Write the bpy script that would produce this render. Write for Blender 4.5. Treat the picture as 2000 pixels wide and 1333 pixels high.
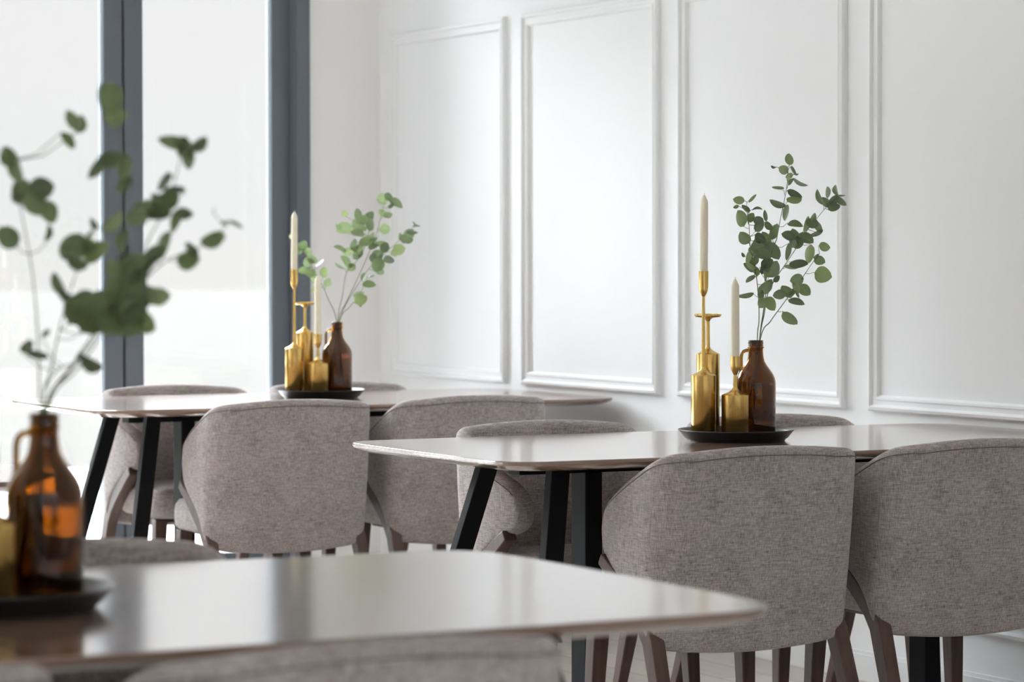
import bpy, bmesh, math, random
from mathutils import Vector, Matrix
S = bpy.context.scene
C = S.collection
for o in list(bpy.data.objects): bpy.data.objects.remove(o)
PI = math.pi

# ------------------------------------------------------------------ camera
FPX, PITCH, ROLL, YAW, CAMH = 5833.0, 0.026, -0.001, 0.484, 1.186
sy, cy, sp, cp = math.sin(YAW), math.cos(YAW), math.sin(PITCH), math.cos(PITCH)
F = Vector((sy*cp, cy*cp, -sp)); R = Vector((cy, -sy, 0)); U = R.cross(F)
R2 = R*math.cos(ROLL) + U*math.sin(ROLL); U2 = U*math.cos(ROLL) - R*math.sin(ROLL)
cam = bpy.data.cameras.new('camera'); camo = bpy.data.objects.new('camera', cam); C.objects.link(camo)
camo.matrix_world = Matrix(((R2.x, U2.x, -F.x, 0), (R2.y, U2.y, -F.y, 0), (R2.z, U2.z, -F.z, CAMH), (0, 0, 0, 1)))
cam.sensor_width = 36; cam.lens = FPX*36/2000; cam.clip_start = .1; cam.clip_end = 500
cam.dof.use_dof = True; cam.dof.focus_distance = 7.15; cam.dof.aperture_fstop = 5.3
S.camera = camo
A2 = Vector((cy, -sy, 0)); B2 = Vector((sy, cy, 0))      # sideways / away directions of the view, flat on the ground

# ------------------------------------------------------------------ world and exposure
S.view_settings.view_transform = 'Standard'; S.view_settings.look = 'None'
S.view_settings.exposure = 0.78; S.view_settings.gamma = 1.0; S.view_settings.use_curve_mapping = False
S.cycles.use_denoising = True
S.cycles.max_bounces = 12; S.cycles.diffuse_bounces = 7; S.cycles.glossy_bounces = 5; S.cycles.transmission_bounces = 10
S.cycles.transparent_max_bounces = 16; S.cycles.sample_clamp_indirect = 8
W = bpy.data.worlds.new('sky'); S.world = W; W.use_nodes = True
nt = W.node_tree; nt.nodes.clear()
def N(nt, t, **k):
    n = nt.nodes.new(t)
    for a, v in k.items():
        if a == 'inp':
            for kk, vv in v.items(): n.inputs[kk].default_value = vv
        else: setattr(n, a, v)
    return n
def K(nt, a, b): nt.links.new(a, b)
tc = N(nt, 'ShaderNodeTexCoord'); sep = N(nt, 'ShaderNodeSeparateXYZ'); K(nt, tc.outputs['Generated'], sep.inputs[0])
SKY_LOW, SKY_MID, SKY_HIGH, SKY_NORTH = 0.55, 0.95, 11.5, 13.0
mr = N(nt, 'ShaderNodeMapRange', interpolation_type='SMOOTHSTEP', inp={1: .20, 2: .35, 3: 0.0, 4: SKY_HIGH-SKY_MID}); K(nt, sep.outputs['Z'], mr.inputs[0])
ml = N(nt, 'ShaderNodeMapRange', interpolation_type='SMOOTHSTEP', inp={1: .1, 2: .17, 3: SKY_LOW, 4: SKY_MID}); K(nt, sep.outputs['Z'], ml.inputs[0])
ma = N(nt, 'ShaderNodeMath', operation='ADD'); K(nt, mr.outputs[0], ma.inputs[0]); K(nt, ml.outputs[0], ma.inputs[1])
mw = N(nt, 'ShaderNodeMapRange', interpolation_type='SMOOTHSTEP', inp={1: -.2, 2: .45, 3: 0.0, 4: SKY_NORTH}); K(nt, sep.outputs['Y'], mw.inputs[0])
mu = N(nt, 'ShaderNodeMapRange', interpolation_type='SMOOTHSTEP', inp={1: .20, 2: .33, 3: 0.0, 4: 1.0}); K(nt, sep.outputs['Z'], mu.inputs[0])
mx = N(nt, 'ShaderNodeMath', operation='MULTIPLY'); K(nt, mw.outputs[0], mx.inputs[0]); K(nt, mu.outputs[0], mx.inputs[1])
ad = N(nt, 'ShaderNodeMath', operation='ADD'); K(nt, ma.outputs[0], ad.inputs[0]); K(nt, mx.outputs[0], ad.inputs[1])
cr = N(nt, 'ShaderNodeValToRGB'); K(nt, sep.outputs['Z'], cr.inputs[0])
e = cr.color_ramp.elements; e[0].position = 0.0; e[0].color = (1, 1, .985, 1); e[1].position = .35; e[1].color = (.90, .95, 1, 1)
x = e.new(.12); x.color = (.985, .99, 1, 1); x = e.new(.02); x.color = (.98, .995, 1, 1); x = e.new(.07); x.color = (1, 1, 1, 1)
bg = N(nt, 'ShaderNodeBackground'); K(nt, cr.outputs[0], bg.inputs[0]); K(nt, ad.outputs[0], bg.inputs[1])
wo = N(nt, 'ShaderNodeOutputWorld'); K(nt, bg.outputs[0], wo.inputs[0])

# ------------------------------------------------------------------ materials
def mat(name, col, rough=.5, metal=0, **k):
    m = bpy.data.materials.new(name); m.use_nodes = True
    b = m.node_tree.nodes['Principled BSDF']
    b.inputs['Base Color'].default_value = (*col, 1); b.inputs['Roughness'].default_value = rough; b.inputs['Metallic'].default_value = metal
    for kk, v in k.items(): b.inputs[kk.replace('_', ' ')].default_value = v
    return m
def bsdf(m): return m.node_tree.nodes['Principled BSDF']
def noise(nt, vec, scale, detail=3, mapping=(1, 1, 1), rough=.5):
    mp = N(nt, 'ShaderNodeMapping'); mp.inputs['Scale'].default_value = mapping; K(nt, vec, mp.inputs[0])
    n = N(nt, 'ShaderNodeTexNoise', inp={'Scale': scale, 'Detail': detail, 'Roughness': rough}); K(nt, mp.outputs[0], n.inputs['Vector'])
    return n.outputs['Fac']
def ramp(nt, fac, stops):
    r = N(nt, 'ShaderNodeValToRGB'); K(nt, fac, r.inputs[0]); el = r.color_ramp.elements
    el[0].position, el[0].color = stops[0][0], (*stops[0][1], 1); el[1].position, el[1].color = stops[-1][0], (*stops[-1][1], 1)
    for p, c in stops[1:-1]: q = el.new(p); q.color = (*c, 1)
    return r.outputs[0]
def bump(m, h, strength, dist=.001):
    n = m.node_tree; b = N(n, 'ShaderNodeBump', inp={'Strength': strength, 'Distance': dist}); K(n, h, b.inputs['Height']); K(n, b.outputs[0], bsdf(m).inputs['Normal'])
def mixf(nt, a, b, f=.5, mode='MIX'):
    m = N(nt, 'ShaderNodeMath', operation='ADD'); m1 = N(nt, 'ShaderNodeMath', operation='MULTIPLY', inp={1: 1-f}); m2 = N(nt, 'ShaderNodeMath', operation='MULTIPLY', inp={1: f})
    K(nt, a, m1.inputs[0]); K(nt, b, m2.inputs[0]); K(nt, m1.outputs[0], m.inputs[0]); K(nt, m2.outputs[0], m.inputs[1]); return m.outputs[0]

def fabric():
    m = mat('greige woven upholstery', (.3, .28, .27), .92, Sheen_Weight=.25, Sheen_Roughness=.5)
    m.node_tree.nodes['Principled BSDF'].inputs['Specular IOR Level'].default_value = .15
    n = m.node_tree; t = N(n, 'ShaderNodeTexCoord').outputs['Object']
    warp = noise(n, t, 1, 4, (480, 480, 42), .6); weft = noise(n, t, 1, 4, (42, 42, 480), .6)
    big = noise(n, t, 9, 3)
    f = mixf(n, mixf(n, warp, weft, .5), big, .12)
    K(n, ramp(n, f, [(.36, (.155, .130, .123)), (.45, (.325, .283, .272)), (.53, (.45, .398, .385)), (.64, (.64, .585, .57))]), bsdf(m).inputs['Base Color'])
    bump(m, mixf(n, warp, weft), .5, .0012)
    return m
FAB = fabric()
SEAM = mat('upholstery seam thread', (.16, .14, .135), .9)
def wood(name, lo, hi, rough, scale=(3, 60, 60), spec=.5, coat=0):
    m = mat(name, lo, rough, Coat_Weight=coat, Coat_Roughness=.13, Coat_IOR=1.6); n = m.node_tree; t = N(n, 'ShaderNodeTexCoord').outputs['Object']
    bsdf(m).inputs['Specular IOR Level'].default_value = spec
    a = noise(n, t, 1, 6, scale, .6); b = noise(n, t, 1, 3, (scale[0]*.5, scale[1]*.15, scale[2]*.15), .5)
    K(n, ramp(n, mixf(n, a, b, .45), [(.34, lo), (.5, tuple((p+q)/2 for p, q in zip(lo, hi))), (.66, hi)]), bsdf(m).inputs['Base Color'])
    return m
TOPW = wood('walnut table top', (.16, .098, .068), (.32, .212, .155), .15, (2.2, 55, 55), .9, .6)
LEGW = wood('dark stained chair leg', (.058, .031, .023), (.118, .070, .053), .42, (70, 70, 5), .42)
BLK = mat('black powder coated steel', (.010, .0105, .0115), .6, Specular_IOR_Level=.1)
BRASS = mat('brushed brass', (.7, .5, .22), .25, 1)
n = BRASS.node_tree; t = N(n, 'ShaderNodeTexCoord').outputs['Object']
h = noise(n, t, 1, 2, (900, 900, 5)); K(n, ramp(n, h, [(.3, (.68, .44, .13)), (.7, (.82, .57, .20))]), bsdf(BRASS).inputs['Base Color']); bump(BRASS, h, .08, .0003)
WAX = mat('ivory candle wax', (.95, .89, .72), .5, Subsurface_Weight=.12, Subsurface_Scale=.004)
WICK = mat('candle wick', (.75, .70, .6), .8)
TRAY = mat('matt black ceramic', (.016, .016, .018), .35)
AMBER = mat('amber bottle glass', (.27, .125, .010), .02, 0, Transmission_Weight=1.0, IOR=1.5)
WATER = mat('water', (.96, .97, .95), .0, 0, Transmission_Weight=1.0, IOR=1.33)
STEM = mat('eucalyptus stem', (.13, .17, .05), .6)
n = STEM.node_tree; t = N(n, 'ShaderNodeTexCoord').outputs['Object']; K(n, ramp(n, noise(n, t, 35, 3), [(.35, (.11, .10, .05)), (.65, (.20, .25, .09))]), bsdf(STEM).inputs['Base Color'])

def leafmat():
    m = bpy.data.materials.new('eucalyptus leaf'); m.use_nodes = True; n = m.node_tree; b = n.nodes['Principled BSDF']
    at = N(n, 'ShaderNodeAttribute', attribute_name='leafuv'); s = N(n, 'ShaderNodeSeparateXYZ'); K(n, at.outputs['Vector'], s.inputs[0])
    u, v, tint = s.outputs                                   # u across -1..1, v along 0..1, tint 0..1
    base = ramp(n, tint, [(0, (.075, .105, .065)), (.35, (.135, .19, .095)), (.65, (.21, .295, .125)), (1, (.34, .43, .18))])
    au = N(n, 'ShaderNodeMath', operation='ABSOLUTE'); K(n, u, au.inputs[0])
    mid = N(n, 'ShaderNodeMapRange', inp={1: .02, 2: .07, 3: 1, 4: 0}); K(n, au.outputs[0], mid.inputs[0])
    sk = N(n, 'ShaderNodeMath', operation='MULTIPLY_ADD', inp={1: -.35}); K(n, au.outputs[0], sk.inputs[0]); K(n, v, sk.inputs[2])
    sn = N(n, 'ShaderNodeMath', operation='MULTIPLY', inp={1: 46.}); K(n, sk.outputs[0], sn.inputs[0])
    si = N(n, 'ShaderNodeMath', operation='SINE'); K(n, sn.outputs[0], si.inputs[0])
    sv = N(n, 'ShaderNodeMapRange', inp={1: .86, 2: 1, 3: 0, 4: .45}); K(n, si.outputs[0], sv.inputs[0])
    mx = N(n, 'ShaderNodeMath', operation='MAXIMUM'); K(n, mid.outputs[0], mx.inputs[0]); K(n, sv.outputs[0], mx.inputs[1])
    ml = N(n, 'ShaderNodeMath', operation='MULTIPLY', inp={1: .5}); K(n, mx.outputs[0], ml.inputs[0])
    mixc = N(n, 'ShaderNodeMix', data_type='RGBA'); K(n, ml.outputs[0], mixc.inputs[0]); K(n, base, mixc.inputs[6]); mixc.inputs[7].default_value = (.30, .36, .20, 1)
    geo = N(n, 'ShaderNodeNewGeometry')                       # the underside of the leaf is paler
    mb = N(n, 'ShaderNodeMix', data_type='RGBA'); mbf = N(n, 'ShaderNodeMath', operation='MULTIPLY', inp={1: .35}); K(n, geo.outputs['Backfacing'], mbf.inputs[0])
    K(n, mbf.outputs[0], mb.inputs[0]); K(n, mixc.outputs[2], mb.inputs[6]); mb.inputs[7].default_value = (.26, .32, .22, 1)
    K(n, mb.outputs[2], b.inputs['Base Color']); b.inputs['Roughness'].default_value = .42; b.inputs['Specular IOR Level'].default_value = .5
    tr = N(n, 'ShaderNodeBsdfTranslucent'); K(n, mb.outputs[2], tr.inputs[0])
    ms = N(n, 'ShaderNodeMixShader', inp={0: .36}); K(n, b.outputs[0], ms.inputs[1]); K(n, tr.outputs[0], ms.inputs[2])
    K(n, ms.outputs[0], n.nodes['Material Output'].inputs[0])
    return m
LEAF = leafmat()
WALL = mat('white painted panelling', (.82, .83, .84), .75, Specular_IOR_Level=.25)
n = WALL.node_tree; t = N(n, 'ShaderNodeTexCoord').outputs['Object']; bump(WALL, noise(n, t, 60, 4), .03, .001)
WALLB = mat('warm white painted plaster', (.85, .845, .835), .8, Specular_IOR_Level=.2)
CEIL = mat('white ceiling paint', (.82, .82, .81), .8)
FRAME = mat('slate grey window frame', (.115, .135, .160), .35)
FRAMED = mat('dark window gasket', (.02, .022, .025), .6)
CONC = mat('terrace gravel', (.05, .05, .05), .95, Specular_IOR_Level=.02)
n = CONC.node_tree; t = N(n, 'ShaderNodeTexCoord').outputs['Object']; K(n, ramp(n, noise(n, t, 2.2, 5), [(.3, (.029, .0275, .025)), (.7, (.033, .0315, .029))]), bsdf(CONC).inputs['Base Color'])
def planks():
    m = mat('pale oak plank floor', (.5, .44, .38), .38); n = m.node_tree; t = N(n, 'ShaderNodeTexCoord').outputs['Object']
    mp = N(n, 'ShaderNodeMapping'); mp.inputs['Rotation'].default_value = (0, 0, PI/2); K(n, t, mp.inputs[0])
    br = N(n, 'ShaderNodeTexBrick', offset=.37, inp={'Scale': 1., 'Mortar Size': .0022, 'Brick Width': 1.35, 'Row Height': .16, 'Color1': (.60, .55, .50, 1), 'Color2': (.53, .485, .44, 1), 'Mortar': (.27, .225, .19, 1)})
    K(n, mp.outputs[0], br.inputs['Vector'])
    g = ramp(n, noise(n, t, 1, 5, (45, 2.5, 1)), [(.3, (.86, .85, .84)), (.7, (1, 1, 1))])
    mu = N(n, 'ShaderNodeMix', data_type='RGBA', blend_type='MULTIPLY', inp={0: 1.0}); K(n, br.outputs[0], mu.inputs[6]); K(n, g, mu.inputs[7]); K(n, mu.outputs[2], bsdf(m).inputs['Base Color'])
    return m
FLOOR = planks()
def panemat():
    m = bpy.data.materials.new('clear window glass'); m.use_nodes = True; n = m.node_tree; n.nodes.clear()
    o = N(n, 'ShaderNodeOutputMaterial'); tr = N(n, 'ShaderNodeBsdfTransparent', inp={0: (.972, .974, .972, 1)}); gl = N(n, 'ShaderNodeBsdfGlossy', inp={'Roughness': .0})
    fr = N(n, 'ShaderNodeFresnel', inp={0: 1.45}); mi = N(n, 'ShaderNodeMixShader'); K(n, fr.outputs[0], mi.inputs[0]); K(n, tr.outputs[0], mi.inputs[1]); K(n, gl.outputs[0], mi.inputs[2]); K(n, mi.outputs[0], o.inputs[0])
    return m
PANE = panemat()

# ------------------------------------------------------------------ mesh helpers
def obj(name, bm, m, parent=None, smooth=True, loc=None):
    me = bpy.data.meshes.new(name); bmesh.ops.recalc_face_normals(bm, faces=bm.faces); bm.to_mesh(me); bm.free()
    if smooth: me.shade_smooth()
    me.materials.append(m); o = bpy.data.objects.new(name, me); C.objects.link(o)
    if parent: o.parent = parent
    if loc: o.location = loc
    return o
def box(bm, x0, x1, y0, y1, z0, z1):
    v = [bm.verts.new((x, y, z)) for z in (z0, z1) for x, y in ((x0, y0), (x1, y0), (x1, y1), (x0, y1))]
    for f in ((0, 3, 2, 1), (4, 5, 6, 7), (0, 1, 5, 4), (1, 2, 6, 5), (2, 3, 7, 6), (3, 0, 4, 7)): bm.faces.new([v[i] for i in f])
def bevel(o, w=.003, seg=2, ang=35):
    b = o.modifiers.new('bevel', 'BEVEL'); b.width = w; b.segments = seg; b.limit_method = 'ANGLE'; b.angle_limit = math.radians(ang)
    me = o.data; return o
def autosmooth(o, ang=35):
    bm = bmesh.new(); bm.from_mesh(o.data)
    for e in bm.edges: e.smooth = e.calc_face_angle(PI) < math.radians(ang)
    bm.to_mesh(o.data); bm.free(); return o
def loft(bm, rings, cap=True, close=True):
    vs = [[bm.verts.new(p) for p in r] for r in rings]; n = len(rings[0])
    for a, b in zip(vs, vs[1:]):
        for i in range(n if close else n-1): bm.faces.new((a[i], a[(i+1) % n], b[(i+1) % n], b[i]))
    if cap: bm.faces.new(vs[0][::-1]); bm.faces.new(vs[-1])
    return vs
def lathe(bm, prof, seg=48, closed=False):
    """prof: (r, z) pairs"""
    rings = []
    for r, z in prof:
        if r < 1e-5: rings.append([bm.verts.new((0, 0, z))])
        else: rings.append([bm.verts.new((r*math.cos(2*PI*i/seg), r*math.sin(2*PI*i/seg), z)) for i in range(seg)])
    pr = list(zip(rings, rings[1:])) + ([(rings[-1], rings[0])] if closed else [])
    for a, b in pr:
        for i in range(seg):
            j = (i+1) % seg
            if len(a) == 1 and len(b) == 1: continue
            if len(a) == 1: bm.faces.new((a[0], b[j], b[i]))
            elif len(b) == 1: bm.faces.new((a[i], a[j], b[0]))
            else: bm.faces.new((a[i], a[j], b[j], b[i]))
def tube(bm, pts, rad, seg=8):
    pts = [Vector(p) for p in pts]; rings = []
    prev = None
    for i, p in enumerate(pts):
        d = (pts[min(i+1, len(pts)-1)] - pts[max(i-1, 0)]).normalized()
        if prev is None:
            a = d.orthogonal().normalized()
        else:
            a = (prev - d*prev.dot(d)).normalized()
        prev = a; b = d.cross(a); r = rad[i] if isinstance(rad, (list, tuple)) else rad
        rings.append([p + (a*math.cos(2*PI*k/seg) + b*math.sin(2*PI*k/seg))*r for k in range(seg)])
    loft(bm, rings)
def spline(pts, n=6):
    """Catmull-Rom through the points"""
    P = [Vector(p) for p in pts]; P = [P[0]*2-P[1]] + P + [P[-1]*2-P[-2]]; out = []
    for i in range(1, len(P)-2):
        for k in range(n):
            t = k/n; a, b, c, d = P[i-1:i+3]
            out.append(.5*((2*b) + (c-a)*t + (2*a-5*b+4*c-d)*t*t + (3*b-a-3*c+d)*t**3))
    out.append(P[-2]); return out
def interp(x, tab):
    if x <= tab[0][0]: return tab[0][1]
    for (a, b), (c, d) in zip(tab, tab[1:]):
        if x <= c: return b + (d-b)*(x-a)/(c-a)
    return tab[-1][1]
def thing(name, label, cat, loc=(0, 0, 0), rotz=0, group=None):
    o = bpy.data.objects.new(name, None); C.objects.link(o); o.empty_display_size = .1
    o.location = loc; o.rotation_euler = (0, 0, rotz); o['label'] = label; o['category'] = cat
    if group: o['group'] = group
    return o
def tag(o, label, cat, group=None):
    o['label'] = label; o['category'] = cat
    if group: o['group'] = group
    return o
def struct(name, bm, m, smooth=False, parent=None):
    o = obj(name, bm, m, parent, smooth)
    if not parent: o['kind'] = 'structure'
    return o
def dup(root, loc, rotz, label, group=None):
    r = root.copy(); C.objects.link(r); r.location = loc; r.rotation_euler = (0, 0, rotz); r['label'] = label
    if group: r['group'] = group
    for ch in list(root.children):
        c = ch.copy(); C.objects.link(c); c.parent = r
        for g in list(ch.children):
            d = g.copy(); C.objects.link(d); d.parent = c
    return r

# ------------------------------------------------------------------ the room
WX, WY = 4.835, 10.27          # panelled wall and window wall
LX, FY, CZ = -3.6, -2.6, 2.95
bm = bmesh.new(); box(bm, LX-.2, WX+.2, FY-.2, WY+.12, -.12, 0); struct('floor', bm, FLOOR)
bm = bmesh.new(); box(bm, LX-.2, WX+.2, FY-.2, WY+.2, CZ, CZ+.15); struct('ceiling', bm, CEIL)
bm = bmesh.new(); box(bm, WX, WX+.2, FY-.2, WY+.2, 0, CZ); struct('wall_right', bm, WALL)
FWN = [(-3.2, .5), (.8, 4.5)]                        # unseen windows behind the viewer, added to brighten chair backs and far wall
xs = [LX-.2] + [v for w in FWN for v in w] + [WX]; bm = bmesh.new()
for a, b in zip(xs[::2], xs[1::2]): box(bm, a, b, FY-.2, FY, 0, CZ)
for a, b in FWN: box(bm, a, b, FY-.2, FY, 0, .25); box(bm, a, b, FY-.2, FY, 2.72, CZ)
struct('wall_front', bm, WALLB)
JX = 4.542; DH = 2.72
bm = bmesh.new(); box(bm, JX, WX, WY, WY+.2, 0, CZ); box(bm, LX, JX, WY, WY+.2, DH, CZ); struct('wall_back', bm, WALLB)
bm = bmesh.new()
LW = [(7.1, 9.9)]            # openings in the left wall
ys = [FY] + [v for w in LW for v in w] + [WY+.2]
for a, b in zip(ys[::2], ys[1::2]): box(bm, LX-.2, LX, a, b, 0, CZ)
for a, b in LW: box(bm, LX-.2, LX, a, b, 0, .12); box(bm, LX-.2, LX, a, b, DH, CZ)
struct('wall_left', bm, WALLB)
TERR = mat('white terrace paving', (.42, .42, .41), .8, Specular_IOR_Level=.1)
bm = bmesh.new(); box(bm, LX-8, WX+6, WY+.2, WY+6.5, -.12, -.02); box(bm, LX-8, LX-.2, FY-4, WY+.2, -.12, -.02); struct('terrace', bm, TERR)
bm = bmesh.new(); box(bm, -60, 60, WY+.2, 130, -.16, -.03); box(bm, -60, LX-.2, -60, WY+.2, -.16, -.03); box(bm, LX-.2, 60, -60, FY-.2, -.16, -.03); struct('ground', bm, CONC)
# skirting
bm = bmesh.new(); box(bm, WX-.014, WX, FY, WY, 0, .072); box(bm, WX-.008, WX, FY, WY, .072, .082); struct('baseboard_right', bm, WALL)
bm = bmesh.new(); box(bm, JX, WX-.014, WY-.014, WY, 0, .08); struct('baseboard_back', bm, WALLB)
# picture-frame moulding on the panelled wall
def moulding(bm, y0, y1, z0, z1):
    # profile: (inset from the outer outline, height off the wall)
    prof = [(0, 0), (0, .012), (.004, .018), (.012, .020), (.016, .016), (.019, .010), (.030, .010), (.034, .013), (.040, .012), (.044, .006), (.046, 0)]
    rings = []
    for i, h in prof:
        rings.append([(WX-h+.0005, y0+i, z0+i), (WX-h+.0005, y1-i, z0+i), (WX-h+.0005, y1-i, z1-i), (WX-h+.0005, y0+i, z1-i)])
    loft(bm, rings, cap=False)
PW, GAP = .925, .1245
k = 1
for i in range(12):
    y1 = 10.155 - i*(PW+GAP); y0 = y1-PW
    if y0 < FY+.05: break
    bm = bmesh.new(); moulding(bm, y0, y1, .768, 2.045); struct('trim_%d' % k, bm, WALL); k += 1
    bm = bmesh.new(); moulding(bm, y0, y1, .19, .64); struct('trim_%d' % k, bm, WALL); k += 1
# folding glass doors along the far wall, then the windows of the left wall
def leaf_frame(n, org, ax, w, z0, z1, inward, handle=False, sw=.076):
    """one glazed leaf: ax = direction along the wall, inward = into the room"""
    ax = Vector(ax); iw = Vector(inward); org = Vector(org)
    def bb(bm, a0, a1, d0, d1, za, zb):
        P = [org + ax*a + iw*d for a, d in ((a0, d0), (a1, d0), (a1, d1), (a0, d1))]
        v = [bm.verts.new((p.x, p.y, z)) for z in (za, zb) for p in P]
        for f in ((0, 3, 2, 1), (4, 5, 6, 7), (0, 1, 5, 4), (1, 2, 6, 5), (2, 3, 7, 6), (3, 0, 4, 7)): bm.faces.new([v[i] for i in f])
    g = .0035
    root = bpy.data.objects.new('window_%d' % n, None); C.objects.link(root); root['kind'] = 'structure'
    bm = bmesh.new()
    bb(bm, g, sw, -.06, 0, z0, z1); bb(bm, w-sw, w-g, -.06, 0, z0, z1); bb(bm, sw, w-sw, -.06, 0, z0, z0+.09); bb(bm, sw, w-sw, -.06, 0, z1-.08, z1)
    bevel(struct('window_frame', bm, FRAME, parent=root), .004)
    bm = bmesh.new(); bb(bm, -g, g, -.05, -.012, z0, z1); struct('gasket', bm, FRAMED, parent=root)
    bm = bmesh.new(); bb(bm, sw, w-sw, -.034, -.028, z0+.09, z1-.08); struct('window_pane', bm, PANE, parent=root)
    if handle:
        bm = bmesh.new(); bb(bm, w-.014, w+.014, 0, .012, 1.176, 1.254); bb(bm, w-.006, w+.006, .012, .034, 1.205, 1.217); bb(bm, w-.007, w+.007, .026, .038, 1.165, 1.225)
        bevel(struct('handle', bm, FRAMED, parent=root), .003)
n = 1; x1 = 4.485; LWD = .662
while x1 - LWD > LX:
    leaf_frame(n, (x1-LWD, WY+.045, 0), (1, 0, 0), LWD, .02, DH-.05, (0, -1, 0), handle=(n % 2 == 0)); x1 -= LWD; n += 1
for a, b in LW:
    for q in range(4):
        w = (b-a-.08)/4
        leaf_frame(n, (LX-.06, a+.04+q*w, 0), (0, 1, 0), w, .16, DH-.04, (1, 0, 0)); n += 1
for a, b in FWN:  # glazed leaves of the added windows behind the viewer
    for q in range(4):
        w = (b-a-.08)/4
        leaf_frame(n, (b-.04-q*w, FY-.06, 0), (-1, 0, 0), w, .29, DH-.04, (0, 1, 0)); n += 1
bm = bmesh.new(); box(bm, 4.488, JX, WY-.012, WY+.1, 0, DH); box(bm, LX, x1-.003, WY, WY+.1, 0, DH); box(bm, x1-.003, 4.488, WY, WY+.1, DH-.05, DH); box(bm, x1-.003, 4.488, WY, WY+.1, 0, .02)
bevel(struct('trim_%d' % k, bm, FRAME), .004); k += 1
for a, b in LW:
    bm = bmesh.new(); box(bm, LX-.14, LX-.02, a, a+.04, .12, DH); box(bm, LX-.14, LX-.02, b-.04, b, .12, DH); box(bm, LX-.14, LX-.02, a+.04, b-.04, .12, .16); box(bm, LX-.14, LX-.02, a+.04, b-.04, DH-.04, DH)
    struct('trim_%d' % k, bm, FRAME); k += 1

for a, b in FWN:  # frames of those added front windows
    bm = bmesh.new(); box(bm, a, a+.04, FY-.14, FY-.02, .25, DH); box(bm, b-.04, b, FY-.14, FY-.02, .25, DH); box(bm, a+.04, b-.04, FY-.14, FY-.02, .25, .29); box(bm, a+.04, b-.04, FY-.14, FY-.02, DH-.04, DH)
    struct('trim_%d' % k, bm, FRAME); k += 1

# ------------------------------------------------------------------ tables
def outline(hx, hy, r, bow, inset=0, n=7):
    """rounded rectangle with slightly bowed sides; inset moves it inwards"""
    hx -= inset; hy -= inset; r = max(r-inset*.5, .01); P = []
    for cx, cy_, a0 in ((1, 1, 0), (-1, 1, PI/2), (-1, -1, PI), (1, -1, 3*PI/2)):
        for i in range(n+1):
            a = a0 + PI/2*i/n; P.append((cx*(hx-r)+r*math.cos(a), cy_*(hy-r)+r*math.sin(a)))
    Q = []
    for i, p in enumerate(P):
        Q.append(p); q = P[(i+1) % len(P)]
        if (i+1) % (n+1) == 0:
            for s in range(1, 12): Q.append((p[0]+(q[0]-p[0])*s/12, p[1]+(q[1]-p[1])*s/12))
    out = []
    for x, y in Q: out.append((x*(1-bow*(y/hy)**2*.55), y*(1-bow*1.2*(x/hx)**2)))
    return out
def make_table(label, loc):
    t = thing('dining_table', label, 'table', loc)
    bm = bmesh.new(); hx, hy, r, bow = .9, .462, .095, .022; rings = []
    for ins, z in ((.0022, .75), (.0006, .7494), (0, .7475), (0, .7425), (.0025, .7395), (.016, .733), (.034, .727), (.040, .7262)):
        rings.append([(x, y, z) for x, y in outline(hx, hy, r, bow, ins)])
    loft(bm, rings); o = autosmooth(obj('tabletop', bm, TOPW, t), 12)
    for sx, xt, xb in ((-1, -.620, -.775), (1, .650, .805)):
        for s in (-1, 1):
            bm = bmesh.new(); rr = []
            for z, x, y in ((.722, xt, .172*s), (0, xb, .345*s)):
                rr.append([(x-.024, y-.016, z), (x+.024, y-.016, z), (x+.024, y+.016, z), (x-.024, y+.016, z)])
            loft(bm, rr); bevel(obj('leg', bm, BLK, t, False), .002)
    for x in (-.449, .535):
        bm = bmesh.new(); box(bm, x-.023, x+.023, -.035, .035, 0, .69); bevel(obj('post', bm, BLK, t, False), .002)
    bm = bmesh.new(); box(bm, -.646, .674, -.03, .03, .688, .7255)
    for x in (-.62, .65): box(bm, x-.02, x+.02, -.19, -.03, .716, .7258); box(bm, x-.02, x+.02, .03, .19, .716, .7258)
    for x in (-.449, .535): box(bm, x-.03, x+.03, -.12, -.03, .706, .7257); box(bm, x-.03, x+.03, .03, .12, .706, .7257)
    bevel(obj('support_frame', bm, BLK, t, False), .002)
    return t
T1c, T2c, T3c, T4c = (1.178, 3.615), (3.92, 6.22), (3.92, 8.83), (1.155, 6.20)
tab = make_table('brown wood dining table in the sharp middle ground, carrying the sharp candle tray', (*T2c, 0))
dup(tab, (*T1c, 0), 0, 'blurred dining table closest to the viewer, filling the lower left of the picture')
dup(tab, (*T3c, 0), 0, 'wooden dining table farthest back, in front of the tall windows and panelled corner')
dup(tab, (*T4c, 0), 0, 'table of which only a dark corner tip shows beside the blurred amber bottle')

# ------------------------------------------------------------------ chairs
HW = .265                                   # half width of the shell
ZT = [(0, .772), (.04, .765), (.08, .751), (.16, .717), (.22, .688), (.265, .666), (.29, .656), (.312, .645), (.326, .632), (.335, .615), (.345, .59)]
ZB = [(0, .322), (.03, .334), (.07, .364), (.11, .402), (.16, .441), (.22, .476), (.29, .509), (.312, .514), (.326, .521), (.335, .536), (.345, .555)]
def plan():
    P = []                                   # (x, d, nx, nd, arc) right half, from the arm tip to the middle of the back
    for d in (.338, .333, .324, .305, .28, .25, .22, .18, .14, .11, .085):
        xx = HW - .030*max(0, (d-.18)/.16)**2.2 ; P.append((xx, d, 1.0, 0.0))
    r = .072
    for i in range(0, 7):
        a = PI/2*i/6; P.append((HW-r+r*math.cos(a), r-r*math.sin(a), math.cos(a), -math.sin(a)))
    for x in (.15, .105, .06, .02): P.append((x, -.006*(1-(x/.193)**2), 0, -1))
    return P
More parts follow.
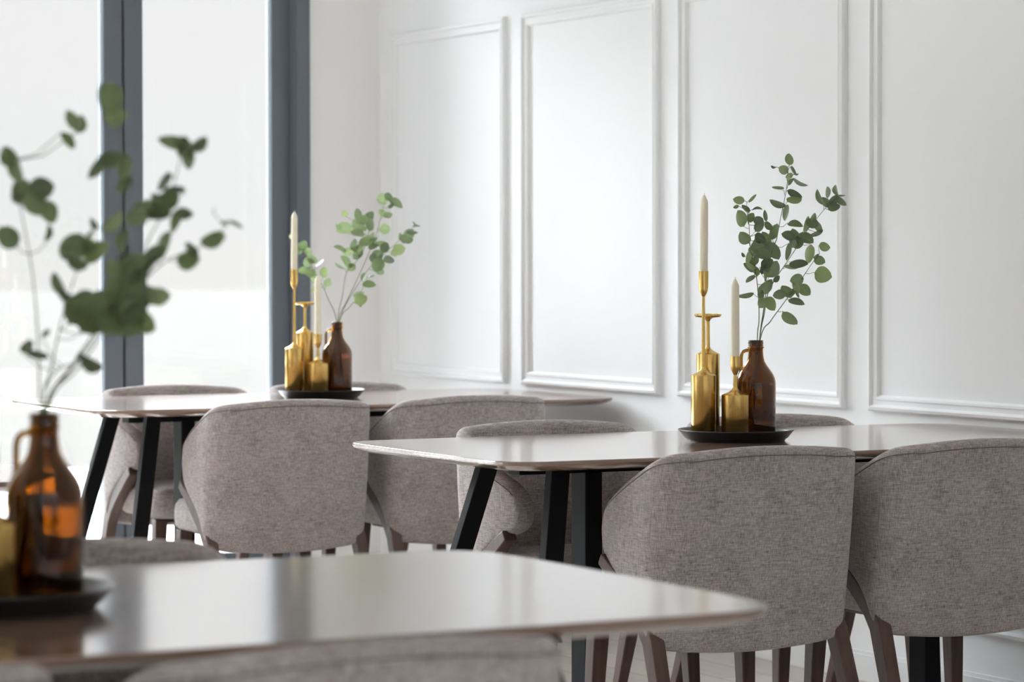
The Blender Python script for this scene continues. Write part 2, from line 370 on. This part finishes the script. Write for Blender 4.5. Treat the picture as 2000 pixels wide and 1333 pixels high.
def shell():
    bm = bmesh.new(); half = plan(); L = [(-x, d, -nx, nd) for x, d, nx, nd in half][::1]; full = half + L[::-1]
    rings = []
    def section(x, d, nx, nd, shrink=1.0):
        back = 1 - min(1, max(0, d/.16)); s = 1-abs(x)/HW
        zt = interp(d, ZT) if d > .001 else .772 + .010*(1-(abs(x)/.2)**2)
        zb = interp(d, ZB) if d > .001 else .322 - .012*(1-(abs(x)/.2)**2)
        t = .040 if d < .2 else .040 + .008*(d-.2)/.14
        h = t/2*shrink; cx_, cd_ = x - nx*t/2, d - nd*t/2
        if shrink < 1: zm = (zt+zb)/2
        pts = []
        zt2, zb2 = zt-h, zb+h*.4
        if zt2 < zb2: zt2 = zb2 = (zt+zb)/2
        loop = []
        for f in (.0, .06, .16, .38, .62, .84, .94, 1.0): loop.append((1, zb2+(zt2-zb2)*f))
        for a in (30, 65, 90, 115, 150): loop.append((math.cos(math.radians(a)), zt2+h*math.sin(math.radians(a))*.9))
        for f in (1.0, .94, .84, .62, .38, .16, .06, .0): loop.append((-1, zb2+(zt2-zb2)*f))
        for a in (210, 245, 270, 295, 330): loop.append((math.cos(math.radians(a)), zb2+h*.4*math.sin(math.radians(a))))
        for q, z in loop:
            rec = (.775-z)*.17*back*(1 if d < .16 else 0)
            bulge = .004*math.sin(PI*min(1, max(0, (z-zb)/(zt-zb+1e-6)))) * (1 if q > 0 else 0)
            pts.append((cx_ + nx*h*q + nx*bulge, cd_ + nd*h*q + nd*bulge + rec - .24, z))
        return pts
    for i, (x, d, nx, nd) in enumerate(full):
        if i in (0, len(full)-1):
            rings.append(section(x, d+.008 if True else d, nx, nd, .55))
        rings.append(section(x, d, nx, nd)) if i not in (len(full)-1,) else rings.insert(len(rings)-1, section(x, d, nx, nd))
    # ends: small cap ring first/last
    loft(bm, rings)
    return bm
def make_chair(label, loc, rotz, group):
    t = thing('dining_chair', label, 'chair', loc, rotz, group)
    b = obj('backrest', shell(), FAB, t); sub = b.modifiers.new('smooth', 'SUBSURF'); sub.levels = 1; sub.render_levels = 1
    # seam running below the rolled top edge, outside
    half = plan(); full = half + [(-x, d, -nx, nd) for x, d, nx, nd in half][::-1]; P = []
    for x, d, nx, nd in full[2:-2]:
        back = 1 - min(1, max(0, d/.16)); zt = (interp(d, ZT) if d > .001 else .770 + .010*(1-(abs(x)/.2)**2)) - .021
        P.append((x+nx*.0012, d+nd*.0012 + (.775-zt)*.17*back*(1 if d < .16 else 0) - .24, zt))
    bm = bmesh.new(); tube(bm, spline(P, 2), .0011, 5); obj('seam', bm, SEAM, b)
    # seat cushion
    bm = bmesh.new(); rings = []
    z0, z1 = .362, .466
    for ins, z in ((.05, z0), (.012, z0+.004), (.002, z0+.016), (0, z0+.04), (0, z1-.042), (.003, z1-.024), (.012, z1-.009), (.034, z1-.001), (.09, z1+.006), (.15, z1+.008)):
        ring = []; hx, hy = .228, .184; r = .05
        for cx_, cy2, a0 in ((1, 1, 0), (-1, 1, PI/2), (-1, -1, PI), (1, -1, 3*PI/2)):
            for i in range(6):
                a = a0+PI/2*i/5; rr = max(.012, r-ins*.3)
                ring.append((cx_*(hx-ins-rr)+rr*math.cos(a), cy2*(hy-ins-rr)+rr*math.sin(a)+.290-.24, z))
        rings.append(ring)
    loft(bm, rings); s = obj('seat', bm, FAB, t)
    bm = bmesh.new(); box(bm, -.17, .17, -.10, .18, .350, .3632); bevel(obj('seat_frame', bm, LEGW, t, False), .003)
    for sgn in (-1, 1):
        # rear leg: runs up below the shell and carries the arm
        path = [(.312, .514), (.262, .484), (.215, .452), (.165, .415), (.125, .381), (.098, .345), (.078, .29), (.045, .20), (.005, .10), (-.035, 0)]
        wid = [.028, .036, .040, .042, .044, .044, .042, .038, .033, .028]; rings = []
        for i, (d, z) in enumerate(path):
            a, b_ = path[max(0, i-1)], path[min(len(path)-1, i+1)]; T = Vector((b_[0]-a[0], b_[1]-a[1])).normalized(); nn = Vector((-T.y, T.x)); w = wid[i]/2
            if z < .002: nn = Vector((1, 0))
            off = .020 - .004*0; xo = sgn*(.243 + (.012*(1-z/.35) if z < .35 else 0)); hx = .0175 - .003*(z < .12)
            c = Vector((d, z)) 
            ring = [(xo-hx, c.x+nn.x*w-.24, c.y+nn.y*w), (xo+hx, c.x+nn.x*w-.24, c.y+nn.y*w), (xo+hx, c.x-nn.x*w-.24, c.y-nn.y*w), (xo-hx, c.x-nn.x*w-.24, c.y-nn.y*w)]
            rings.append(ring)
        bm = bmesh.new(); loft(bm, rings); bevel(autosmooth(obj('leg', bm, LEGW, t), 40), .003)
        rings = []
        for z, x, d, w in ((.364, .198, .425, .021), (.20, .206, .430, .018), (0, .216, .437, .0135)):
            rings.append([(sgn*x-w, d-w-.24, z), (sgn*x+w, d-w-.24, z), (sgn*x+w, d+w-.24, z), (sgn*x-w, d+w-.24, z)])
        bm = bmesh.new(); loft(bm, rings); bevel(obj('leg', bm, LEGW, t, False), .003)
    return t
BD = .62                                     # back of a chair to the table's middle
def near(cx, T): return (cx, T[1]-BD+.24, 0)  # its back towards the viewer
def far(cx, T): return (cx, T[1]+BD-.24, 0)
G2, G3, G1 = 'chairs around the sharp middle table', 'chairs around the farthest table', 'blurred chairs around the nearest table'
ch = make_chair('grey tub chair seen from behind, largest and sharpest, in front of the black tray', near(3.592, T2c), 0, G2)
dup(ch, near(4.200, T2c), 0, 'grey tub chair cut by the right edge of the picture, its back towards the viewer', G2)
dup(ch, far(3.668, T2c), PI, 'grey tub chair facing the viewer behind the slanted black leg of the middle table', G2)
dup(ch, far(4.352, T2c), PI, 'grey chair whose rounded top peeks over the middle table behind the sharp candle tray', G2)
dup(ch, near(3.592, T3c), 0, 'grey tub chair seen from behind at the farthest table, below its candle tray', G3)
dup(ch, near(4.200, T3c), 0, 'grey tub chair from behind at the farthest table, nearest the panelled wall', G3)
dup(ch, far(3.660, T3c), PI, 'grey tub chair facing the viewer behind the farthest table, before the slate window post', G3)
dup(ch, far(4.260, T3c), PI, 'chair of which a thin arc of backrest shows right of the farthest candle tray', G3)
dup(ch, far(1.440, T1c), PI, 'blurred grey chair behind the nearest table, right of the big amber bottle', G1)
dup(ch, (1.356, T1c[1]-BD+.24-.085, 0), math.radians(2.5), 'blurred grey chair back below the nearest table edge, bottom centre of the picture', G1)
dup(ch, (.775, T1c[1]-BD+.24-.03, 0), 0, 'blurred grey chair back in the bottom left corner below the nearest table', G1)

# ------------------------------------------------------------------ trays and what stands on them
def world(c, lat, dep, z): return (c[0]+A2.x*lat+B2.x*dep, c[1]+A2.y*lat+B2.y*dep, z)
def make_tray(loc, label, g):
    bm = bmesh.new(); lathe(bm, [(0, .003), (.112, .003), (.114, 0), (.119, 0), (.121, .004), (.127, .008), (.1385, .0225), (.1432, .0262), (.1425, .0285), (.140, .0278), (.134, .0225), (.1265, .011), (.123, .0085), (0, .008)], 72)
    o = obj('serving_tray', bm, TRAY, loc=loc); autosmooth(o, 50); return tag(o, label, 'tray', g)
def make_stick(kind, loc, label, g):
    t = thing('candlestick', label, 'candlestick', loc, 0, g)
    r, hb, top = {'tall': (.0305, .154, .408), 'dish': (.0290, .204, .302), 'short': (.0335, .106, .200)}[kind]
    bm = bmesh.new(); lathe(bm, [(0, 0), (r-.001, 0), (r, .001), (r, hb-.001), (r-.0012, hb), (r*.72, hb+.0035), (r*.45, hb+.0075), (r*.25, hb+.0125), (.0052, hb+.018), (.0046, hb+.022), (0, hb+.022)], 56)
    autosmooth(obj('base', bm, BRASS, t), 50)
    if kind == 'dish':
        bm = bmesh.new(); tube(bm, [(0, 0, hb+.02), (0, 0, top-.017)], .0046, 16); autosmooth(obj('stem', bm, BRASS, t))
        bm = bmesh.new(); lathe(bm, [(0, top-.018), (.0046, top-.018), (.007, top-.013), (.014, top-.0095), (.030, top-.0075), (.0335, top-.004), (.0335, top), (.032, top), (.031, top-.003), (0, top-.003)], 48); autosmooth(obj('dish', bm, BRASS, t), 40)
    else:
        cb = .062 if kind == 'tall' else .046
        bm = bmesh.new(); tube(bm, [(0, 0, hb+.02), (0, 0, (hb+top)/2), (0, 0, top-cb+.002)], [.0052, .0044, .0036], 16); autosmooth(obj('stem', bm, BRASS, t))
        bm = bmesh.new(); lathe(bm, [(0, top-cb), (.0038, top-cb), (.0065, top-cb+.005), (.0098, top-cb+.012), (.0118, top-cb+.022), (.0122, top), (.0110, top), (.0106, top-.012), (0, top-.012)], 32); autosmooth(obj('cup', bm, BRASS, t), 50)
    return t, top
def make_candle(loc, h, label, g, lean=0):
    t = thing('taper_candle', label, 'candle', loc, 0, g); t.rotation_euler = (0, lean, 0)
    bm = bmesh.new(); lathe(bm, [(0, 0), (.0098, 0), (.0104, .004), (.0104, .05), (.0100, h-.022), (.0096, h-.016), (.0060, h-.008), (.0028, h-.001), (0, h)], 32); autosmooth(obj('wax', bm, WAX, t), 60)
    bm = bmesh.new(); tube(bm, [(0, 0, h-.002), (.0006, 0, h+.004)], .0011, 6); obj('wick', bm, WICK, t)
    return t
def make_bottle(loc, label, g):
    t = thing('jug_bottle', label, 'bottle', loc, 0, g)
    out = [(0, .003), (.036, .002), (.042, 0), (.046, .001), (.0485, .005), (.049, .012), (.0496, .118), (.0493, .134), (.0470, .1445), (.0420, .155), (.0345, .166), (.0270, .176), (.0215, .186), (.0192, .197), (.0182, .207), (.0178, .2165), (.0206, .2185), (.0206, .2205), (.0176, .2222), (.0194, .2245), (.0180, .2275), (.0196, .230), (.0182, .2325), (.0190, .236), (.0175, .237)]
    t_ = .0032; inn = [(.0150, .236), (.0146, .2165), (.0152, .207), (.0160, .197), (.0183, .186), (.0238, .176), (.0313, .166), (.0388, .155), (.0438, .1445), (.0461, .134), (.0464, .118), (.0458, .014), (.042, .008), (.03, .0065), (0, .0075)]
    bm = bmesh.new(); lathe(bm, out+inn, 64); obj('body', bm, AMBER, t)
    d = -A2; h = [(.0170, .2125), (.026, .211), (.0325, .2065), (.0355, .197), (.036, .182), (.036, .167), (.0375, .158), (.0410, .151)]
    bm = bmesh.new(); tube(bm, spline([(d.x*r, d.y*r, z) for r, z in h], 3), .0042, 12); obj('handle', bm, AMBER, t)
    bm = bmesh.new(); lathe(bm, [(0, .0080), (.03, .0070), (.042, .0084), (.0457, .0142), (.0459, .118), (.0462, .132), (0, .132)], 64); obj('water', bm, WATER, t)
    return t

rnd = random.Random(5)
def leaves_mesh(leaves):
    """leaves: (centre, along, normal, length, width, tint)"""
    bm = bmesh.new(); lay = bm.verts.layers.float_vector.new('leafuv'); NU, NV = 6, 8
    for c, al, no, L, Wd, tint in leaves:
        si = al.cross(no).normalized(); cup = rnd.uniform(-.10, .22); curl = rnd.uniform(-.12, .12); g = []
        for j in range(NV+1):
            v = j/NV; w = math.sin(PI*min(1, max(0, v))**.86)**.62 if 0 < v < 1 else 0
            row = []
            for i in range(NU+1):
                u = -1+2*i/NU; p = c + al*((v-.5)*L) + si*(u*w*Wd/2) + no*(cup*Wd*(abs(u)*w)**1.5*.8 + curl*L*((v-.5)*2)**2)
                vt = bm.verts.new(p); vt[lay] = (u, v, tint); row.append(vt)
            g.append(row)
        for j in range(NV):
            for i in range(NU): bm.faces.new((g[j][i], g[j][i+1], g[j+1][i+1], g[j+1][i]))
    bmesh.ops.remove_doubles(bm, verts=bm.verts, dist=1e-6)
    return bm
def branch(bpos, orgz, ppm, px0, stem, leaves, label, g, seed, dz=0, spread=.035, tb=0.0, twigs=True):
    """stem / leaves are given as sideways and upward offsets from the mouth (in image-scale units), px0 = mouth, ppm = units per metre"""
    rr = random.Random(seed); root = thing('eucalyptus_branch', label, 'branch', (bpos[0], bpos[1], bpos[2]), 0, g)
    mouth_h = .237
    def P(u, v, dep): return Vector((A2.x*(u-px0[0])/ppm + B2.x*dep, A2.y*(u-px0[0])/ppm + B2.y*dep, mouth_h + (px0[1]-v)/ppm))
    n = len(stem); sp = []
    for i, (u, v) in enumerate(stem): sp.append(P(u, v, dz*(i/(n-1))**1.2))
    e = sp[1]-sp[0]; dirn = e.normalized(); r0 = .011
    foot = Vector((-dirn.x*.05, -dirn.y*.05, .02)); foot.x = max(-.03, min(.03, foot.x)); foot.y = max(-.03, min(.03, foot.y))
    m0 = Vector((max(-.008, min(.008, sp[0].x)), max(-.008, min(.008, sp[0].y)), mouth_h))
    pts = spline([foot, m0] + sp[1:], 5); k = len(pts)
    rad = [.0015 - .0009*i/(k-1) for i in range(k)]
    bm = bmesh.new(); tube(bm, pts, rad, 7); LL = []
    for (u, v, L, Wd, ang, tint) in leaves:
        # distance to the stem gives the depth of the leaf
        q = P(u, v, 0); best = min(pts[8:], key=lambda s: ((s-q).dot(A2))**2 + (s.z-q.z)**2)
        dep = best.dot(B2) + rr.uniform(-spread, spread); c = P(u, v, dep)
        Lm, Wm = L/ppm, Wd/ppm; full = max(Wm, Lm*rr.uniform(.78, .92)); tilt = math.acos(min(1, Wm/full))*rr.choice((-1, 1))
        a = math.radians(ang); al = (A2*math.cos(a) + Vector((0, 0, 1))*math.sin(a)); f = B2*-1
        fore = rr.uniform(-.45, .45); Lt = Lm/math.cos(fore); al2 = (al*math.cos(fore) + f*math.sin(fore)).normalized()
        no = (f - al2*f.dot(al2)).normalized(); no = Matrix.Rotation(tilt, 3, al2) @ no
        base1 = c - al2*Lt/2; base2 = c + al2*Lt/2
        d1 = min((s-base1).length for s in pts); d2 = min((s-base2).length for s in pts)
        if d2 < d1: al2 = -al2; base = base2
        else: base = base1
        tn = .5 if tint is None else tint
        LL.append((c, al2, no, Lt, full, min(1, max(0, tn + .04 + rr.uniform(-.16, .2)))))
        if twigs:
            cand = [s for s in pts[6:] if s.z < base.z+.004] or pts[6:]
            s = min(cand, key=lambda s: (s-base).length + .3*abs(base.z-.012-s.z))
            if (s-base).length > .002:
                mid = (s+base)/2 + Vector((0, 0, -.12*(s-base).length)); tube(bm, [s, mid, base, base+al2*Lt*.25], [.0008, .0007, .0006, .0003], 5)
    obj('stem', bm, STEM, root); obj('foliage', leaves_mesh(LL), LEAF, root)
    return root

def still_life(T, where, c, tag_where, gname, dl=-.067):
    z = .7501; out = {}
    make_tray((c[0], c[1], z), 'round black serving tray ' + where, 'black serving trays'); zi = z+.0088
    pt = world(c, -.083, -.040, zi); pm = world(c, dl, .036, zi); ps = world(c, -.006, -.050, zi); pb = world(c, .0505, .030, zi)
    s, top = make_stick('tall', pt, 'tallest brass candlestick ' + where, 'brass candlesticks ' + gname)
    make_stick('dish', pm, 'brass candlestick with an empty flat dish on top ' + where, 'brass candlesticks ' + gname)
    s2, top2 = make_stick('short', ps, 'short squat brass candlestick ' + where, 'brass candlesticks ' + gname)
    make_candle((pt[0], pt[1], zi+.408-.0118), .198, 'cream taper candle in the tallest candlestick ' + where, 'cream candles ' + gname, .008)
    make_candle((ps[0], ps[1], zi+.200-.0118), .201, 'cream taper candle in the short candlestick ' + where, 'cream candles ' + gname, -.004)
    make_bottle(pb, 'amber glass jug bottle with small handle ' + where, 'amber jug bottles')
    return pb
def c3(L): # crop A of the nearest sharp bouquet
    return [(1420+u/7.016, 290+v/7.016, l/7.016, w/7.016, a, t) for u, v, l, w, a, t in L]
def c4(L): return [(1420+u/5.556, 440+v/5.556, l/5.556, w/5.556, a, t) for u, v, l, w, a, t in L]
def s3(L): return [(1420+u/7.016, 290+v/7.016) for u, v in L]
def s4(L): return [(1420+u/5.556, 440+v/5.556) for u, v in L]

# the sharp middle arrangement
C2 = (3.90, 6.235)
pb = still_life(T2c, 'on the sharp middle table', C2, '', 'on the middle table')
PPM = 5833/7.37; M = (1477.5, 666)
GB = 'eucalyptus branches in the sharp amber bottle'
branch(pb, 0, PPM, M, s4([(335, 1250), (352, 1060), (350, 880), (332, 650), (300, 450), (250, 220)]) + s3([(300, 1060), (270, 880), (262, 740)]),
  c3([(155, 718, 165, 112, -10, .85), (320, 690, 160, 50, 45, .7), (110, 822, 85, 50, 20, .3), (190, 970, 240, 150, -70, .55), (250, 845, 150, 80, -50, .35), (390, 850, 150, 34, 5, .2), (325, 960, 150, 110, 60, .6),
      (440, 1060, 215, 140, 60, .25), (545, 930, 165, 70, 95, .35), (560, 1080, 160, 100, -40, .3), (655, 1130, 190, 110, 80, .4), (225, 1240, 205, 160, -50, .55), (420, 1000, 150, 120, -20, .25)]) +
  c4([(340, 200, 160, 110, 70, .35), (385, 325, 190, 120, -30, .35), (330, 250, 160, 120, 10, .3), (245, 400, 210, 110, -65, .65), (240, 470, 150, 70, -35, .25), (182, 330, 60, 38, -40, .3), (250, 580, 130, 60, 40, .4),
      (400, 560, 120, 50, -80, .95), (205, 775, 190, 60, 12, .6), (300, 400, 130, 90, 60, .6), (430, 420, 150, 110, 30, .2), (360, 150, 150, 110, -30, .2), (300, 300, 150, 90, -60, .45), (310, 500, 130, 80, -70, .5)]),
  'left eucalyptus branch in the sharp amber bottle, densely leaved', GB, 11, dz=-.03)
branch(pb, 0, PPM, M, s4([(365, 1250), (400, 960), (432, 700), (440, 480), (530, 200)]) + s3([(690, 1250), (745, 960), (800, 700), (835, 480), (845, 260)]),
  c3([(862, 160, 168, 128, 90, .75), (780, 305, 150, 130, -30, .8), (660, 262, 95, 30, 170, .25), (905, 320, 140, 60, -50, .2), (950, 368, 70, 28, 10, .2), (880, 385, 110, 80, 20, .9), (845, 425, 110, 50, 90, .7),
      (1010, 487, 235, 70, -27, .25), (868, 470, 120, 60, 50, .2), (690, 575, 165, 55, -12, .4), (930, 640, 230, 95, -25, .2), (920, 730, 220, 112, 12, .85), (700, 770, 245, 105, -22, .5), (825, 900, 230, 68, 82, .6), (930, 1050, 220, 92, -8, .35)]) +
  c4([(500, 290, 240, 135, -55, .5), (520, 490, 210, 150, 60, .35), (540, 590, 90, 60, 40, .3), (410, 690, 170, 130, 20, .4), (462, 660, 140, 80, 70, .35), (475, 860, 170, 122, -60, .7), (385, 850, 130, 110, 60, .8), (440, 160, 190, 120, -70, .35),
      (400, 460, 170, 110, 70, .2), (370, 760, 110, 70, 90, .5), (520, 110, 120, 90, 80, .45), (655, 300, 190, 78, 85, .55)]),
  'tallest middle eucalyptus branch in the sharp amber bottle', GB, 12, dz=.01)
branch(pb, 0, PPM, M, s4([(370, 1250), (410, 980), (450, 760), (530, 600), (620, 470), (770, 250)]) + s3([(1130, 1120), (1280, 940), (1400, 800)]),
  c3([(1290, 690, 255, 100, -65, .25), (1420, 605, 165, 60, 92, .4), (1510, 590, 160, 60, -78, .4), (1600, 664, 150, 28, 3, .2), (1610, 720, 200, 80, -35, .15), (1400, 740, 200, 120, -40, .25), (1500, 810, 175, 125, 20, .3), (1500, 720, 180, 120, 60, .15),
      (1100, 1040, 235, 95, 75, .7), (1190, 950, 130, 80, 60, .5), (1185, 1030, 190, 140, -20, .35), (1290, 1090, 180, 115, -40, .4), (1245, 1185, 240, 72, 25, .25), (850, 1200, 200, 130, -20, .35), (960, 1185, 190, 120, -60, .35), (1090, 1240, 250, 165, -30, .28)]) +
  c4([(895, 320, 215, 90, 80, .85), (785, 410, 210, 102, -5, .12), (730, 462, 185, 60, 8, .85), (800, 200, 150, 110, 50, .3), (740, 190, 130, 80, 80, .5)]),
  'right eucalyptus branch in the sharp amber bottle with a star-like tuft at its tip', GB, 13, dz=.04)
branch(pb, 0, PPM, M, s4([(380, 1250), (475, 1055), (570, 920), (650, 810), (740, 680), (830, 560), (930, 410), (1000, 318)]),
  c4([(1048, 245, 132, 104, -10, .85), (1005, 392, 132, 104, -20, .6), (960, 342, 80, 40, 30, .5), (1033, 546, 206, 184, -15, .7), (755, 600, 160, 130, 10, .65), (745, 690, 150, 68, -70, .95), (845, 712, 160, 128, -45, .4),
      (770, 765, 70, 26, -60, .8), (570, 755, 150, 110, 10, .6), (655, 725, 175, 112, -50, .8), (710, 750, 130, 62, 50, .6), (755, 832, 190, 78, -15, .35), (693, 1010, 215, 112, -40, .75)]),
  'lower right eucalyptus branch in the sharp amber bottle with sparse big round leaves', GB, 14, dz=-.02, spread=.012)

# the farthest arrangement
C3_ = (3.955, 8.855)
pb = still_life(T3c, 'on the farthest table', C3_, '', 'on the farthest table', -.054)
def q3(L): return [(500+u/2.665, 350+v/2.665, l/2.665, w/2.665, a, t) for u, v, l, w, a, t in L]
def r3(L): return [(500+u/2.665, 350+v/2.665) for u, v in L]
PPM = 5833/9.70; M = (646, 634); GB = 'eucalyptus branches in the farthest amber bottle'
branch(pb, 0, PPM, M, r3([(388, 750), (345, 640), (310, 560), (260, 470), (215, 390), (170, 315)]),
  q3([(165, 310, 48, 40, 0, .95), (185, 365, 46, 40, 20, .5), (218, 355, 50, 45, 60, .35), (240, 390, 50, 40, -30, .5), (238, 440, 70, 50, 50, .5), (262, 430, 60, 45, -40, .6), (215, 490, 52, 40, 0, .6), (250, 502, 70, 45, -20, .55), (268, 535, 50, 35, -60, .5),
      (300, 450, 56, 18, 45, .3), (318, 498, 60, 46, 80, .85), (340, 552, 56, 40, 70, .8), (270, 585, 36, 26, 60, .8), (190, 380, 50, 40, -60, .45)]),
  'eucalyptus branch leaning left across the candles on the farthest table', GB, 21, spread=.02)
branch(pb, 0, PPM, M, r3([(392, 750), (418, 620), (440, 500), (500, 430), (545, 340), (560, 250)]),
  q3([(428, 190, 40, 32, -60, .9), (495, 195, 66, 45, -70, .6), (520, 225, 70, 50, 10, .55), (555, 208, 70, 50, 60, .45), (565, 250, 70, 48, 80, .45), (490, 245, 70, 50, 60, .75), (520, 265, 60, 40, 0, .7), (425, 270, 90, 66, 20, .7), (400, 262, 40, 28, -50, .6), (500, 292, 80, 42, -10, .5),
      (410, 372, 75, 24, -25, .5), (450, 388, 70, 42, 0, .75), (500, 372, 60, 40, 10, .6), (545, 340, 85, 55, 30, .5), (572, 312, 50, 25, 60, .5), (500, 405, 70, 50, 45, .55), (440, 440, 80, 38, -50, .55), (405, 462, 60, 24, -35, .5), (465, 470, 56, 44, 30, .7), (475, 350, 60, 30, 70, .5)]),
  'middle eucalyptus branch in the farthest bottle, bushy and bent left', GB, 22)
branch(pb, 0, PPM, M, r3([(396, 750), (440, 650), (520, 480), (590, 310), (620, 200), (645, 100)]),
  q3([(628, 116, 66, 62, 0, .9), (660, 105, 56, 40, -40, .5), (700, 138, 80, 44, -25, .3), (670, 150, 40, 20, 30, .3), (628, 190, 60, 36, -50, .55), (655, 200, 50, 34, 15, .7), (637, 272, 62, 58, 0, .75), (595, 330, 40, 20, 70, .5), (580, 360, 60, 40, 20, .4)]),
  'tallest eucalyptus branch in the farthest bottle', GB, 23, dz=.02)
branch(pb, 0, PPM, M, r3([(400, 750), (500, 560), (590, 440), (690, 355), (790, 262)]),
  q3([(806, 260, 42, 12, 0, .4), (795, 244, 28, 10, -60, .4), (765, 300, 70, 55, 50, .3), (745, 325, 60, 45, -20, .35), (785, 290, 60, 24, -10, .4), (720, 310, 40, 18, 80, .5), (765, 335, 50, 34, 20, .3), (715, 380, 74, 60, 10, .85), (662, 432, 62, 42, 0, .1), (640, 368, 60, 50, 70, .35), (615, 350, 70, 32, 0, .45),
      (600, 410, 70, 60, 40, .3), (605, 460, 80, 70, 60, .35), (615, 492, 50, 40, -30, .5), (580, 425, 60, 40, 80, .3), (690, 395, 50, 36, 30, .5)]),
  'eucalyptus branch leaning right in the farthest bottle, towards the white panelling', GB, 24, dz=-.02)
branch(pb, 0, PPM, M, r3([(402, 750), (455, 680), (505, 615), (545, 540)]),
  q3([(515, 640, 74, 62, 30, .75), (502, 612, 60, 30, 10, .5), (560, 560, 74, 40, -5, .5), (530, 520, 50, 28, 70, .5), (568, 515, 40, 12, 10, .4), (512, 668, 26, 20, 90, .6)]),
  'lowest shortest eucalyptus branch in the farthest bottle', GB, 25)

# the blurred nearest arrangement
C1 = (1.181, 3.635)
pb = still_life(T1c, 'on the blurred nearest table', C1, '', 'on the nearest table')
def q1(L): return [(u/2.666, 150+v/2.666, l/2.666, w/2.666, a, t) for u, v, l, w, a, t in L]
def r1(L): return [(u/2.666, 150+v/2.666) for u, v in L]
def q2(L): return [(u/1.818, 600+v/1.818, l/1.818, w/1.818, a, t) for u, v, l, w, a, t in L]
PPM = 5833/3.80; M = (80, 821); GB = 'eucalyptus branches in the blurred amber bottle'
branch(pb, 0, PPM, M, [(80, 821), (130, 740), (190, 660), (235, 570), (245, 440), (235, 300), (222, 190)],
  q1([(585, 160, 175, 130, 88, .6), (590, 245, 120, 110, 20, .5), (515, 500, 190, 55, 47, .3), (580, 465, 150, 90, 0, .55), (655, 520, 150, 80, 85, .9), (640, 600, 110, 70, 30, .5), (590, 790, 130, 55, 45, 1.), (475, 800, 70, 22, -50, .2),
      (640, 1050, 170, 120, 60, .6), (700, 1000, 150, 100, 20, .4), (620, 1150, 200, 140, -30, .6), (700, 1130, 150, 110, 60, .4), (600, 1250, 160, 120, 0, .2), (680, 1270, 150, 110, 40, .4), (570, 1320, 170, 120, -30, .6), (640, 900, 130, 80, 70, .5), (600, 1040, 120, 90, -50, .5)]) +
  q2([(440, 70, 150, 110, 10, .5), (470, 30, 120, 90, 40, .5), (490, 85, 110, 80, -30, .6)]),
  'upright eucalyptus branch in the blurred bottle in front of the window post', GB, 31, spread=.02, dz=-.02)
branch(pb, 0, PPM, M, [(72, 821), (70, 700), (60, 560), (40, 440), (15, 330)],
  q1([(45, 455, 125, 95, -55, .55), (90, 510, 170, 90, -75, .55), (15, 440, 60, 40, 30, .4), (95, 620, 115, 100, 60, .3), (215, 620, 140, 125, 10, .25), (190, 700, 160, 110, -50, .5), (235, 740, 130, 90, -60, .5), (230, 850, 100, 26, 78, .3), (25, 870, 140, 110, -50, .5), (70, 670, 80, 60, -40, .4),
      (375, 262, 120, 80, -65, .6), (400, 280, 100, 60, 70, .5), (350, 370, 110, 50, -55, .5)]),
  'eucalyptus branch leaning off the left edge, in the blurred bottle', GB, 32, spread=.02, twigs=True)
branch(pb, 0, PPM, M, [(82, 821), (140, 720), (220, 600), (290, 470), (325, 400), (350, 300)],
  q1([(880, 368, 165, 70, -5, .5), (945, 400, 130, 100, -55, .25), (1020, 388, 110, 75, 45, .3), (965, 465, 110, 60, 88, .6), (845, 590, 120, 60, 65, .2), (880, 628, 120, 50, -10, .25), (850, 685, 150, 110, 20, .5), (810, 690, 120, 70, -60, .4), (790, 740, 150, 100, 10, .3), (740, 725, 150, 100, 0, .6), (700, 765, 130, 90, 30, .4), (940, 745, 100, 66, -5, .4), (900, 790, 130, 45, 65, .4)]),
  'eucalyptus branch with a drooping heart-shaped tip against the bright window, in the blurred bottle', GB, 33, spread=.02, dz=.02)
branch(pb, 0, PPM, M, [(85, 821), (150, 730), (230, 620), (310, 530), (380, 500), (440, 455)],
  q1([(830, 910, 160, 80, 60, .4), (785, 960, 120, 80, 50, .4), (760, 1010, 140, 90, 50, .3), (1093, 888, 140, 92, 8, .6), (965, 992, 130, 105, 0, .45), (980, 940, 100, 55, -50, .3), (1105, 735, 30, 9, 80, .3), (1150, 800, 30, 20, 40, .1), (1205, 812, 100, 14, -28, .1), (820, 1180, 125, 100, 5, .75), (750, 1175, 120, 100, 40, .4), (720, 1060, 120, 90, 60, .3)]),
  'eucalyptus branch reaching right over the bright window pane, in the blurred bottle', GB, 34, spread=.02)
branch(pb, 0, PPM, M, [(76, 821), (95, 730), (115, 640), (140, 560), (160, 500)],
  q1([(365, 925, 175, 130, 55, .5), (420, 920, 120, 100, 0, .4), (485, 955, 170, 110, 40, .6), (400, 1000, 130, 80, -20, .4), (300, 1120, 150, 75, -70, .5), (330, 1180, 110, 60, -50, .5), (450, 1230, 180, 140, 30, .6), (500, 1290, 160, 120, 60, .6), (420, 1185, 150, 90, -10, .35), (520, 1200, 140, 90, 10, .5), (370, 1310, 60, 30, 30, .3), (475, 810, 60, 22, -60, .2), (465, 860, 60, 30, 60, .3)]) +
  q2([(260, 50, 120, 80, -40, .6), (320, 80, 130, 90, 40, .4), (300, 30, 130, 100, 0, .5)]),
  'leafy eucalyptus branch left of the window post, in the blurred bottle', GB, 35, spread=.02)
branch(pb, 0, PPM, M, [(78, 821), (85, 770), (110, 735), (150, 722), (170, 718)],
  q2([(310, 218, 110, 60, -25, .5), (115, 195, 95, 36, -14, .3), (92, 165, 60, 36, 60, .4), (150, 118, 40, 18, 40, .5)]),
  'lowest eucalyptus sprig just above the neck of the blurred bottle', GB, 36, spread=.015)
